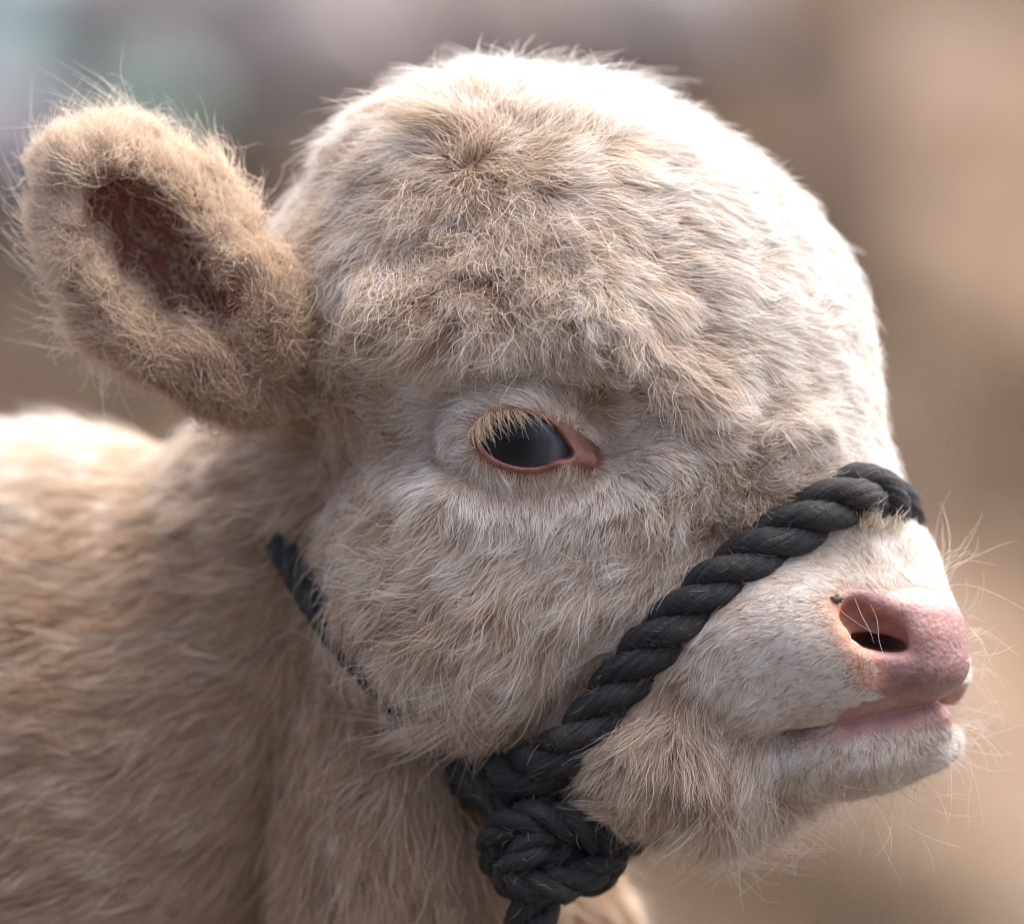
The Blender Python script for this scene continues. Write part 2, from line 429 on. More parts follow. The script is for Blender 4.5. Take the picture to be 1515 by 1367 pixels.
def skin_material():
    m, nt, b = mat_new('skin')
    a = nt.nodes.new('ShaderNodeAttribute'); a.attribute_name = 'skin_colour'
    w = nt.nodes.new('ShaderNodeAttribute'); w.attribute_name = 'wet'
    tc = nt.nodes.new('ShaderNodeTexCoord')
    no = nt.nodes.new('ShaderNodeTexNoise'); no.inputs['Scale'].default_value = 420; no.inputs['Detail'].default_value = 3
    vo = nt.nodes.new('ShaderNodeTexVoronoi'); vo.inputs['Scale'].default_value = 520; vo.feature = 'SMOOTH_F1'
    for x in (no, vo): nt.links.new(tc.outputs['Object'], x.inputs['Vector'])
    mul = nt.nodes.new('ShaderNodeMath'); mul.operation = 'MULTIPLY_ADD'; mul.inputs[1].default_value = -1.0
    nt.links.new(vo.outputs['Distance'], mul.inputs[0]); nt.links.new(no.outputs['Fac'], mul.inputs[2])
    bp = nt.nodes.new('ShaderNodeBump'); bp.inputs['Strength'].default_value = .85; bp.inputs['Distance'].default_value = .0005
    nt.links.new(mul.outputs[0], bp.inputs['Height']); nt.links.new(bp.outputs[0], b.inputs['Normal'])
    nt.links.new(a.outputs['Color'], b.inputs['Base Color'])
    r = nt.nodes.new('ShaderNodeMapRange'); r.inputs[3].default_value = .62; r.inputs[4].default_value = .5
    nt.links.new(w.outputs['Fac'], r.inputs[0]); nt.links.new(r.outputs[0], b.inputs['Roughness'])
    nt.links.new(w.outputs['Fac'], b.inputs['Subsurface Weight']); b.inputs['Subsurface Radius'].default_value = (1, .35, .2); b.inputs['Subsurface Scale'].default_value = .004
    cw = nt.nodes.new('ShaderNodeMath'); cw.operation = 'MULTIPLY'; cw.inputs[1].default_value = .22; nt.links.new(w.outputs['Fac'], cw.inputs[0]); nt.links.new(cw.outputs[0], b.inputs['Coat Weight']); b.inputs['Coat Roughness'].default_value = .38
    return m

calf = empty('calf', W(C(600, 1000, 300)).tolist())
tag(calf, 'cream-coated fluffy calf in close-up, wearing a black rope halter', 'calf')
def child(o, parent=calf):
    o.parent = parent; o.matrix_parent_inverse = parent.matrix_world.inverted(); return o
bpy.context.view_layer.update()
body = mesh_obj('body', W(BV), BF, skin_material()); child(body)
sc_ = np.ones((len(BV), 4), np.float32); sc_[:, :3] = skin_colour(BV)
at_ = body.data.attributes.new('skin_colour', 'FLOAT_COLOR', 'POINT'); at_.data.foreach_set('color', sc_.ravel())
wet = bare(BV)*(1-.0*BV[:, 0])
wet = np.where(BV[:, 0] > 1000, wet*.75, wet*.6)
aw = body.data.attributes.new('wet', 'FLOAT', 'POINT'); aw.data.foreach_set('value', wet.astype(np.float32))
print('skin', time.time()-T0)

# ------------------------------------------------------------------ eye
def eye_material():
    m, nt, b = mat_new('eye')
    tc = nt.nodes.new('ShaderNodeTexCoord')
    sub = nt.nodes.new('ShaderNodeVectorMath'); sub.operation = 'SUBTRACT'; sub.inputs[1].default_value = (-.0045, -.0245, .001)
    ln = nt.nodes.new('ShaderNodeVectorMath'); ln.operation = 'LENGTH'
    nt.links.new(tc.outputs['Object'], sub.inputs[0]); nt.links.new(sub.outputs[0], ln.inputs[0])
    no = nt.nodes.new('ShaderNodeTexNoise'); no.inputs['Scale'].default_value = 160; nt.links.new(tc.outputs['Object'], no.inputs['Vector'])
    ad = nt.nodes.new('ShaderNodeMath'); ad.operation = 'MULTIPLY_ADD'; ad.inputs[1].default_value = .003; nt.links.new(no.outputs['Fac'], ad.inputs[0]); nt.links.new(ln.outputs['Value'], ad.inputs[2])
    mr = nt.nodes.new('ShaderNodeMapRange'); mr.inputs[2].default_value = .03; nt.links.new(ad.outputs[0], mr.inputs[0])
    r = ramp(nt, [(0, (.004, .004, .005)), (.26, (.006, .006, .008)), (.36, (.013, .013, .017)), (.60, (.05, .05, .06)), (.74, (.14, .14, .16))])
    nt.links.new(mr.outputs[0], r.inputs[0]); nt.links.new(r.outputs[0], b.inputs['Base Color'])
    b.inputs['Roughness'].default_value = .25; b.inputs['Coat Weight'].default_value = .3; b.inputs['Coat Roughness'].default_value = .04; b.inputs['Specular IOR Level'].default_value = .1
    return m
def sphere(R, n=48, k=32):
    u = np.linspace(0, 2*math.pi, n, endpoint=False); v = np.linspace(0, math.pi, k)
    U, Vv = np.meshgrid(u, v, indexing='ij')
    D = np.stack([np.cos(U)*np.sin(Vv), np.sin(U)*np.sin(Vv), np.cos(Vv)], -1).reshape(-1, 3)
    ids = np.arange(n*k).reshape(n, k); nx_ = np.roll(ids, -1, 0)
    F = np.stack([ids[:, :-1], nx_[:, :-1], nx_[:, 1:], ids[:, 1:]], -1).reshape(-1, 4)
    return D*R, F[:, ::-1]
R_EYE = 93
ev, ef = sphere(1.0)
fx = np.array([-.16, -.97, .04]); fx /= np.linalg.norm(fx)
cosang = ev@fx
ev = ev*(1+.045*sstep(cosang, .72, .95))[:, None]*R_EYE*S
eye = mesh_obj('eye', ev, ef, eye_material()); eye.location = W(C(*EYE)); bpy.context.view_layer.update(); child(eye)
# ------------------------------------------------------------------ halter: three-strand rope laid on the fur
def smooth_path(P, step=3.0):
    P = np.asarray(P, np.float64)
    t = np.concatenate([[0], np.cumsum(np.linalg.norm(np.diff(P, axis=0), axis=1))])
    Q = np.concatenate([[2*P[0]-P[1]], P, [2*P[-1]-P[-2]]])
    out = []
    for i in range(len(P)-1):
        p0, p1, p2, p3 = Q[i:i+4]; n = max(2, int((t[i+1]-t[i])/step))
        u = np.linspace(0, 1, n, endpoint=False)[:, None]
        out.append(.5*((2*p1)+(-p0+p2)*u+(2*p0-5*p1+4*p2-p3)*u**2+(-p0+3*p1-3*p2+p3)*u**3))
    return np.concatenate(out+[P[-1:]])

def frames(P):
    Tn = np.gradient(P, axis=0); Tn /= np.linalg.norm(Tn, axis=1)[:, None]
    n = np.cross(Tn[0], [0, 0, 1.0]); n /= np.linalg.norm(n); N = [n]
    for i in range(1, len(P)):
        n = N[-1]-Tn[i]*(N[-1]@Tn[i]); n /= np.linalg.norm(n); N.append(n)
    N = np.array(N); return Tn, N, np.cross(Tn, N)

def tube(P, r, sides=26, yarns=7, twist=.05, amp=.085, seed=0, phase=0.0):
    Tn, N, B = frames(P); m = len(P)
    s = np.concatenate([[0], np.cumsum(np.linalg.norm(np.diff(P, axis=0), axis=1))])
    th = np.linspace(0, 2*math.pi, sides, endpoint=False)
    ang = th[None, :]; tw = (twist*s)[:, None]
    rr = r*(1-amp+amp*2*np.abs(np.cos(yarns*.5*(ang-tw)+phase)))
    rr = rr*(1+.05*np.sin(s/37+seed)+.03*np.sin(s/11+seed*3))[:, None]*(1+.025*np.sin(ang*3+s[:, None]/9+seed))
    V = P[:, None]+N[:, None]*(np.cos(ang)*rr)[..., None]+B[:, None]*(np.sin(ang)*rr)[..., None]
    V = V.reshape(-1, 3)
    ids = np.arange(m*sides).reshape(m, sides); nx_ = np.roll(ids, -1, 1)
    F = np.stack([ids[:-1], nx_[:-1], nx_[1:], ids[1:]], -1).reshape(-1, 4)
    caps = []
    V = np.concatenate([V, P[:1], P[-1:]]); c0, c1 = m*sides, m*sides+1
    c = [[c0, nx_[0, i], ids[0, i], ids[0, i]] for i in range(sides)]+[[c1, ids[-1, i], nx_[-1, i], nx_[-1, i]] for i in range(sides)]
    tri = np.array([[a, b, d] for a, b, d, _ in c])
    return V, F, tri

def rope_material():
    m, nt, b = mat_new('rope')
    tc = nt.nodes.new('ShaderNodeTexCoord')
    at = nt.nodes.new('ShaderNodeAttribute'); at.attribute_name = 'fibre'
    mp = nt.nodes.new('ShaderNodeMapping'); mp.inputs['Scale'].default_value = (34, 1.6, 1)
    nt.links.new(at.outputs['Vector'], mp.inputs['Vector'])
    n1 = nt.nodes.new('ShaderNodeTexNoise'); n1.inputs['Scale'].default_value = 1.0; n1.inputs['Detail'].default_value = 5; n1.inputs['Roughness'].default_value = .65
    nt.links.new(mp.outputs[0], n1.inputs['Vector'])
    n2 = nt.nodes.new('ShaderNodeTexNoise'); n2.inputs['Scale'].default_value = 55; n2.inputs['Detail'].default_value = 5; n2.inputs['Roughness'].default_value = .7
    nt.links.new(tc.outputs['Object'], n2.inputs['Vector'])
    r1 = ramp(nt, [(.34, (.008, .008, .010)), (.52, (.026, .026, .029)), (.70, (.085, .082, .080))])
    r2 = ramp(nt, [(.52, (0, 0, 0)), (.75, (1, 1, 1))])
    nt.links.new(n1.outputs['Fac'], r1.inputs[0]); nt.links.new(n2.outputs['Fac'], r2.inputs[0])
    mx = nt.nodes.new('ShaderNodeMix'); mx.data_type = 'RGBA'; mx.inputs[7].default_value = (.11, .095, .075, 1)
    ms = nt.nodes.new('ShaderNodeMath'); ms.operation = 'MULTIPLY'; ms.inputs[1].default_value = .8
    nt.links.new(r2.outputs[0], ms.inputs[0]); nt.links.new(ms.outputs[0], mx.inputs[0]); nt.links.new(r1.outputs[0], mx.inputs[6])
    nt.links.new(mx.outputs[2], b.inputs['Base Color'])
    bp = nt.nodes.new('ShaderNodeBump'); bp.inputs['Strength'].default_value = 1.0; bp.inputs['Distance'].default_value = .0016
    nt.links.new(n1.outputs['Fac'], bp.inputs['Height']); nt.links.new(bp.outputs[0], b.inputs['Normal'])
    b.inputs['Roughness'].default_value = .55; b.inputs['Specular IOR Level'].default_value = .4
    return m
ROPE_M = rope_material()

halter = empty('rope_halter', W(C(1000, 900, 0)).tolist())
tag(halter, 'black twisted rope halter knotted under the jaw of the calf', 'halter')
bpy.context.view_layer.update()
ROPES = []     # (dense centre line, radius) so that the fur can make way
FUZZ = []

def rope(name, pts, R=41, pitch=200, phase=0.0, buried=False):
    P = smooth_path(pts); Tn, N, B = frames(P)
    s = np.concatenate([[0], np.cumsum(np.linalg.norm(np.diff(P, axis=0), axis=1))])
    if not buried: ROPES.append((P[::4].astype(np.float32), R))
    else: ROPES.append((P[(P[:, 1] > 815) & (P[:, 1] < 1035)][::4].astype(np.float32), R*.85))
    root = empty(name, W(P[len(P)//2]).tolist()); bpy.context.view_layer.update(); child(root, halter); bpy.context.view_layer.update()
    rc, rs = .49*R, .515*R
    for k in range(3):
        a = phase+k*2*math.pi/3+2*math.pi*s/pitch
        H = P+N*(np.cos(a)*rc)[:, None]+B*(np.sin(a)*rc)[:, None]
        V, F, tri = tube(H, rs, seed=k*2.1, twist=-.028, yarns=8)
        m = len(H); sides = 26
        o = mesh_obj('strand', W(V), np.concatenate([F[:, [0, 1, 2]], F[:, [0, 2, 3]], tri]), ROPE_M)
        child(o, root)
        fib = np.zeros((len(V), 3), np.float32)
        hs = np.concatenate([[0], np.cumsum(np.linalg.norm(np.diff(H, axis=0), axis=1))])
        ang = np.linspace(0, 2*math.pi, sides, endpoint=False)
        # fibre coordinates: round the strand (as a circle, so no seam) and along it
        aa = ang[None, :]+.028*hs[:, None]
        fib[:m*sides, 0] = np.abs(((aa/math.pi) % 2)-1).ravel()
        fib[:m*sides, 1] = np.repeat(hs/100, sides); fib[:, 2] = k*3.7
        at = o.data.attributes.new('fibre', 'FLOAT_VECTOR', 'POINT'); at.data.foreach_set('vector', fib.ravel())
        FUZZ.append((H, rs))
    return root

def on_skin(pts, lift):
    xy = np.array(pts, np.float32)
    d = surf_depth(xy); k = np.array([.25, .5, .25])
    for _ in range(2): d[1:-1] = np.convolve(d, k, 'valid')
    return [(x, y, dd-l_) for (x, y), dd, l_ in zip(xy, d, np.broadcast_to(lift, len(d)))]

nb = on_skin([(1285, 726), (1245, 740), (1200, 766), (1150, 800), (1100, 835), (1050, 876), (1000, 922), (955, 970), (915, 1020), (880, 1068), (845, 1108)], 12)
x0, y0, d0 = nb[0]
nb = [(1330, 905, d0+330), (1348, 850, d0+240), (1342, 790, d0+150), (1326, 748, d0+62)]+nb
xe, ye, de = nb[-1]
nb = nb+[(795, 1142, de+40), (735, 1160, de+110), (670, 1160, de+220), (610, 1150, de+300)]
rope('noseband', nb, R=42, pitch=202, phase=.6)
KD = de+55
rope('neck_strap', [(310, 690, 520), (350, 745, 430)]+on_skin([(395, 798), (430, 850), (468, 908), (512, 965), (562, 1020), (610, 1078)], np.array([-14, 14, 44, 54, 54, 40]))+[(650, 1110, de+150), (730, 1190, de+90), (800, 1240, KD+40)], R=24, pitch=130, buried=True)
rope('knot_loop', [(770, 1330, KD+60), (735, 1285, KD+30), (735, 1240, KD-10), (790, 1215, KD-35), (860, 1230, KD-30), (905, 1268, KD+10), (880, 1310, KD+60), (810, 1310, KD+80)], R=27, pitch=140, phase=1.0)
rope('knot_loop', [(890, 1225, KD+70), (850, 1215, KD+25), (790, 1258, KD-38), (755, 1300, KD-25), (800, 1318, KD-30), (870, 1300, KD-15), (915, 1262, KD+20), (955, 1240, KD+75), (990, 1215, KD+150)], R=27, pitch=140, phase=2.2)
rope('link', [(850, 1130, KD+40), (815, 1165, KD+12), (808, 1205, KD-5), (815, 1250, KD-5)], R=27, pitch=140, phase=2.2)
rope('knot_loop', [(760, 1235, KD+30), (800, 1245, KD+8), (835, 1262, KD+5), (850, 1295, KD+20), (835, 1330, KD+50)], R=27, pitch=140, phase=.5)
rope('lead', [(868, 1282, KD+50), (840, 1268, KD+30), (820, 1272, KD+10), (800, 1310, KD+10), (786, 1370, KD+12), (778, 1460, KD+20), (770, 1640, KD+40)], R=40, pitch=200, phase=.3)
print('halter', time.time()-T0)

# ------------------------------------------------------------------ fur
# combing guides: place (x, y), direction (dx, dy), length, lift 0..1, curl 0..1, clump 0..1, tan 0..1
HEAD_G = [
 (740, 120, -.1, -1, 62, .55, .15, .6, .1), (640, 100, -.5, -.8, 60, .5, .15, .6, .1), (530, 140, -.8, -.6, 62, .45, .15, .6, .1), (430, 230, -.9, -.3, 60, .4, .15, .6, .15),
 (860, 110, .3, -.9, 60, .5, .15, .6, .1), (980, 140, .6, -.7, 46, .5, .1, .6, .05), (1100, 230, .9, -.45, 38, .45, .1, .6, .05),
 (600, 210, -.9, -.1, 66, .35, .25, .7, .35), (500, 290, -1, .25, 64, .35, .25, .7, .3), (690, 200, -.3, -.9, 62, .5, .3, .6, .5), (745, 245, .2, .3, 50, .5, .7, .6, .5),
 (800, 200, .4, -.8, 60, .5, .25, .6, .35), (850, 270, 1, .1, 66, .35, .25, .7, .3), (950, 250, 1, -.1, 60, .3, .15, .65, .15), (1000, 330, 1, .25, 60, .28, .15, .7, .2), (1120, 340, 1, .1, 40, .26, .1, .65, .1),
 (740, 300, 0, 1, 60, .4, .5, .6, .5), (640, 300, -.7, .6, 60, .4, .45, .7, .4), (560, 380, -.8, .5, 56, .4, .5, .7, .4), (480, 400, -.9, .35, 56, .35, .3, .7, .35),
 (680, 380, -.3, .9, 44, .5, .8, .8, .5), (780, 380, .2, .9, 44, .5, .8, .8, .5), (860, 380, .7, .6, 54, .4, .5, .7, .4), (620, 450, -.6, .7, 48, .45, .7, .8, .5), (720, 460, -.2, 1, 50, .4, .6, .8, .45), (820, 460, .3, .9, 50, .45, .7, .8, .5), (900, 500, .5, .9, 50, .5, .7, .8, .5),
 (950, 430, .9, .5, 54, .3, .25, .7, .3), (1050, 440, 1, .25, 48, .25, .15, .7, .2), (1160, 450, 1, .1, 34, .24, .1, .65, .1), (1240, 470, 1, 0, 32, .32, .08, .6, .05), (1270, 600, 1, 0, 32, .32, .08, .6, .05), (1200, 560, 1, .05, 34, .22, .1, .65, .15), (1080, 540, .95, .35, 48, .25, .15, .7, .25), (990, 540, .7, .75, 52, .3, .3, .7, .35), (1030, 610, .8, .6, 50, .25, .3, .7, .35), (1130, 620, .95, .2, 44, .25, .2, .7, .3),
 (1290, 680, .9, .3, 30, .35, .1, .6, .05),
 # fringe of the brow
 (600, 485, -.7, .6, 66, .5, .5, .75, .5), (665, 492, -.4, .9, 70, .5, .35, .8, .45), (735, 494, -.1, 1, 72, .5, .35, .8, .4), (805, 494, .2, 1, 72, .5, .35, .8, .4), (870, 500, .35, .95, 70, .5, .4, .8, .45), (930, 530, .5, .9, 68, .5, .5, .8, .45), (980, 575, .6, .8, 62, .42, .4, .75, .4),
 # eye surroundings
 (600, 520, -.9, -.25, 46, .2, .3, .6, .4), (680, 540, -.9, -.45, 38, .18, .15, .55, .3), (760, 545, -.8, -.55, 30, .2, .1, .5, .3), (850, 550, -.35, -.85, 28, .25, .1, .5, .3), (930, 570, .2, -.9, 30, .25, .15, .5, .35), (980, 620, .7, -.5, 34, .22, .15, .5, .35),
 (650, 590, -1, -.15, 34, .2, .1, .5, .05), (650, 640, -.95, .2, 36, .22, .15, .5, .1), (665, 700, -.7, .7, 34, .22, .15, .5, .05), (720, 730, -.3, 1, 34, .2, .12, .5, .05), (790, 735, -.1, 1, 32, .2, .1, .5, .02), (860, 720, .1, 1, 28, .22, .1, .5, .02), (920, 690, .7, .6, 26, .2, .1, .5, .05), (930, 650, .9, .1, 26, .2, .1, .5, .1), (990, 670, .9, .35, 34, .2, .2, .5, .2),
 # temple and cheek
 (520, 500, -.9, .3, 54, .35, .6, .6, .6), (460, 560, -.7, .6, 60, .4, .7, .6, .7), (540, 600, -.8, .4, 52, .3, .6, .6, .55), (580, 680, -.8, .5, 52, .28, .5, .6, .5), (480, 680, -.6, .8, 56, .35, .6, .6, .65), (430, 760, -.5, .85, 58, .35, .6, .6, .7), (520, 760, -.85, .4, 56, .3, .4, .6, .5), (600, 770, -.6, .7, 46, .25, .35, .6, .4), (560, 840, -1, .1, 64, .3, .3, .7, .4), (490, 880, -.8, .6, 78, .35, .4, .7, .6), (640, 860, -.9, .3, 60, .28, .3, .7, .4), (720, 820, -.5, .8, 46, .22, .25, .6, .2), (800, 800, -.3, .9, 42, .22, .25, .6, .15), (880, 780, -.4, .9, 42, .25, .35, .6, .2), (960, 740, -.5, .8, 40, .3, .6, .65, .3), (1030, 730, -.2, .6, 36, .4, .9, .7, .45), (1090, 740, .3, .6, 36, .4, .9, .7, .45),
 (750, 900, -.7, .65, 58, .28, .35, .75, .4), (850, 880, -.6, .75, 54, .28, .35, .75, .35), (940, 840, -.5, .85, 48, .28, .35, .7, .3), (1010, 810, -.4, .9, 42, .3, .45, .7, .3),
 (600, 950, -.6, .8, 80, .3, .3, .75, .5), (680, 990, -.45, .9, 80, .28, .25, .75, .4), (780, 980, -.5, .85, 66, .28, .25, .75, .4), (860, 970, -.5, .85, 60, .3, .25, .7, .35), (640, 1060, -.35, .95, 92, .36, .25, .75, .45), (720, 1090, -.15, 1, 98, .38, .2, .75, .45), (800, 1060, -.3, .95, 84, .34, .2, .7, .4),
 # side of the nose, muzzle
 (1150, 690, .8, .2, 34, .35, .6, .6, .4), (1220, 690, .9, -.2, 32, .3, .2, .6, .2), (1270, 700, .7, .2, 30, .35, .15, .6, .15),
 (1290, 790, .1, -.9, 26, .45, .15, .7, .15), (1340, 810, .5, -.6, 22, .4, .1, .6, .05), (1230, 820, -.6, -.2, 17, .25, .1, .5, .15), (1320, 850, -.5, -.6, 15, .3, .05, .5, .05), (1390, 860, .5, -.6, 15, .4, .05, .5, 0), (1250, 865, -.9, -.35, 16, .25, .05, .5, .15),
 (1160, 850, -.8, .3, 20, .22, .1, .5, .15), (1200, 920, -.9, .35, 12, .22, .05, .45, .05), (1110, 920, -.8, .5, 20, .2, .12, .5, .2), (1150, 980, -.85, .45, 15, .2, .08, .5, .05), (1220, 990, -.85, .4, 12, .22, .05, .45, .05), (1100, 1010, -.75, .6, 19, .22, .1, .5, .1), (1110, 1075, -.6, .75, 16, .2, .05, .5, .1), (1190, 1085, -.5, .8, 9, .25, .05, .45, .1), (1170, 1045, -.6, .75, 12, .25, .08, .5, .08), (1250, 1040, -.7, .6, 12, .25, .05, .5, .05), (1040, 960, -.6, .75, 38, .25, .2, .6, .3),
 # lower jaw, chin
 (980, 1020, -.55, .8, 50, .28, .25, .7, .45), (900, 1100, -.6, .75, 56, .32, .2, .7, .5), (870, 1160, -.6, .8, 58, .36, .2, .7, .5), (960, 1120, -.3, .95, 60, .3, .25, .75, .5), (1040, 1100, -.15, 1, 62, .28, .25, .75, .5), (1100, 1100, 0, 1, 44, .25, .2, .7, .35), (960, 1200, -.3, .95, 78, .4, .2, .75, .5), (1060, 1200, .05, 1, 88, .36, .2, .75, .5), (1130, 1180, .15, 1, 86, .34, .2, .75, .45),
 (1180, 1115, -.1, 1, 14, .25, .15, .5, .25), (1260, 1120, -.1, 1, 18, .25, .15, .5, .2), (1330, 1110, .2, .9, 16, .28, .15, .5, .15), (1390, 1090, .7, .5, 24, .4, .15, .5, .05), (1420, 1000, .9, -.1, 14, .4, .05, .5, 0), (1240, 1160, 0, 1, 30, .4, .2, .5, .3),
]
BODY_G = [
 (50, 620, -1, -.15, 70, .4, .12, .6, .15), (250, 620, -1, 0, 66, .35, .12, .6, .3), (100, 750, -1, .15, 66, .3, .15, .65, .45), (300, 760, -1, .12, 64, .3, .15, .65, .55), (80, 950, -1, .2, 66, .3, .15, .65, .6), (300, 950, -.95, .25, 66, .3, .2, .65, .65), (100, 1200, -.95, .3, 66, .3, .15, .65, .65), (330, 1200, -.9, .4, 66, .3, .2, .65, .75), (400, 830, -.8, .5, 70, .35, .4, .65, .7),
 (450, 960, -.7, .7, 76, .38, .4, .75, .75), (520, 1000, -.5, .85, 76, .35, .35, .75, .75), (470, 1080, -.35, .95, 84, .4, .35, .8, .7), (560, 1120, -.3, .95, 84, .35, .25, .8, .7), (640, 1120, -.1, 1, 80, .35, .25, .8, .75), (500, 1260, -.3, .95, 88, .4, .3, .8, .75), (600, 1280, -.1, 1, 88, .36, .25, .8, .75), (690, 1260, .1, 1, 84, .36, .25, .8, .8), (720, 1340, .1, 1, 80, .36, .2, .8, .8), (420, 1340, -.7, .7, 70, .3, .2, .7, .8), (900, 1330, .3, 1, 64, .4, .1, .6, .5),
]
def interp(G, xy, sig):
    G = np.array(G, np.float32)
    d2 = ((xy[:, None, :]-G[None, :, :2])**2).sum(-1)
    w = np.exp(-d2/(2*sig*sig))+1e-6/(1+d2/2500)
    w /= w.sum(1)[:, None]
    dn = G[:, 2:4]/np.linalg.norm(G[:, 2:4], axis=1)[:, None]
    return w@dn, w@G[:, 4:]

def sample(dens, N):
    A, B_, C_, D_ = (BV[BF[:, i]] for i in range(4))
    T = np.concatenate([BF[:, [0, 1, 2]], BF[:, [0, 2, 3]]])
    a, b, c = BV[T[:, 0]], BV[T[:, 1]], BV[T[:, 2]]
    area = .5*np.linalg.norm(np.cross(b-a, c-a), axis=1)
    w = area*dens(BV)[T].mean(1); cw = np.cumsum(w); tot = cw[-1]
    i = np.searchsorted(cw, rng.uniform(0, tot, N)); i = np.minimum(i, len(T)-1)
    u, v = rng.uniform(size=(2, N)); f = u+v > 1; u[f], v[f] = 1-u[f], 1-v[f]
    u, v = u[:, None].astype(np.float32), v[:, None].astype(np.float32)
    P = a[i]+(b[i]-a[i])*u+(c[i]-a[i])*v
    n = BN[T[i, 0]]*(1-u-v)+BN[T[i, 1]]*u+BN[T[i, 2]]*v
    return P.astype(np.float32), (n/np.linalg.norm(n, axis=1)[:, None]).astype(np.float32), tot

GV = groups(BV); BARE = bare(BV)
VIEW = -BN[:, 2]         # 1 faces the front, -1 the far side
def facing(): return sstep(VIEW, -.45, -.05)
ROPE_TREE = kdtree.KDTree(sum(len(p) for p, _ in ROPES)); ROPE_R = []
_i = 0
for p, r in ROPES:
    for q in p: ROPE_TREE.insert(q, _i); ROPE_R.append(r); _i += 1
ROPE_TREE.balance(); ROPE_R = np.array(ROPE_R)
ROPE_PTS = np.concatenate([p for p, _ in ROPES])
lo, hi = ROPE_PTS.min(0)-60, ROPE_PTS.max(0)+60
def rope_gap(P):
    """distance to the nearest rope surface in rope radii, 9 when far"""
    out = np.full(len(P), 9.0, np.float32)
    cand = np.where(((P > lo) & (P < hi)).all(1))[0]
    # coarse cells that hold rope
    cell = 80.0
    rk = set(map(tuple, np.floor(ROPE_PTS/cell).astype(int)))
    rk = {(a+i, b+j, c+k) for a, b, c in rk for i in (-1, 0, 1) for j in (-1, 0, 1) for k in (-1, 0, 1)}
    code = lambda K: (K[:, 0]+50)*1000000+(K[:, 1]+50)*1000+(K[:, 2]+50)
    rc = np.unique(code(np.array(list(rk)))); cand = cand[np.isin(code(np.floor(P[cand]/cell).astype(int)), rc)]
    for i in cand:
        co, j, dist = ROPE_TREE.find(P[i]); out[i] = dist/ROPE_R[j]
    return out

def nearest(P, idx):
    t = kdtree.KDTree(len(idx))
    for k, i in enumerate(idx): t.insert(P[i], k)
    t.balance(); f = t.find
    return np.array([f(p)[1] for p in P.tolist()], np.int64)

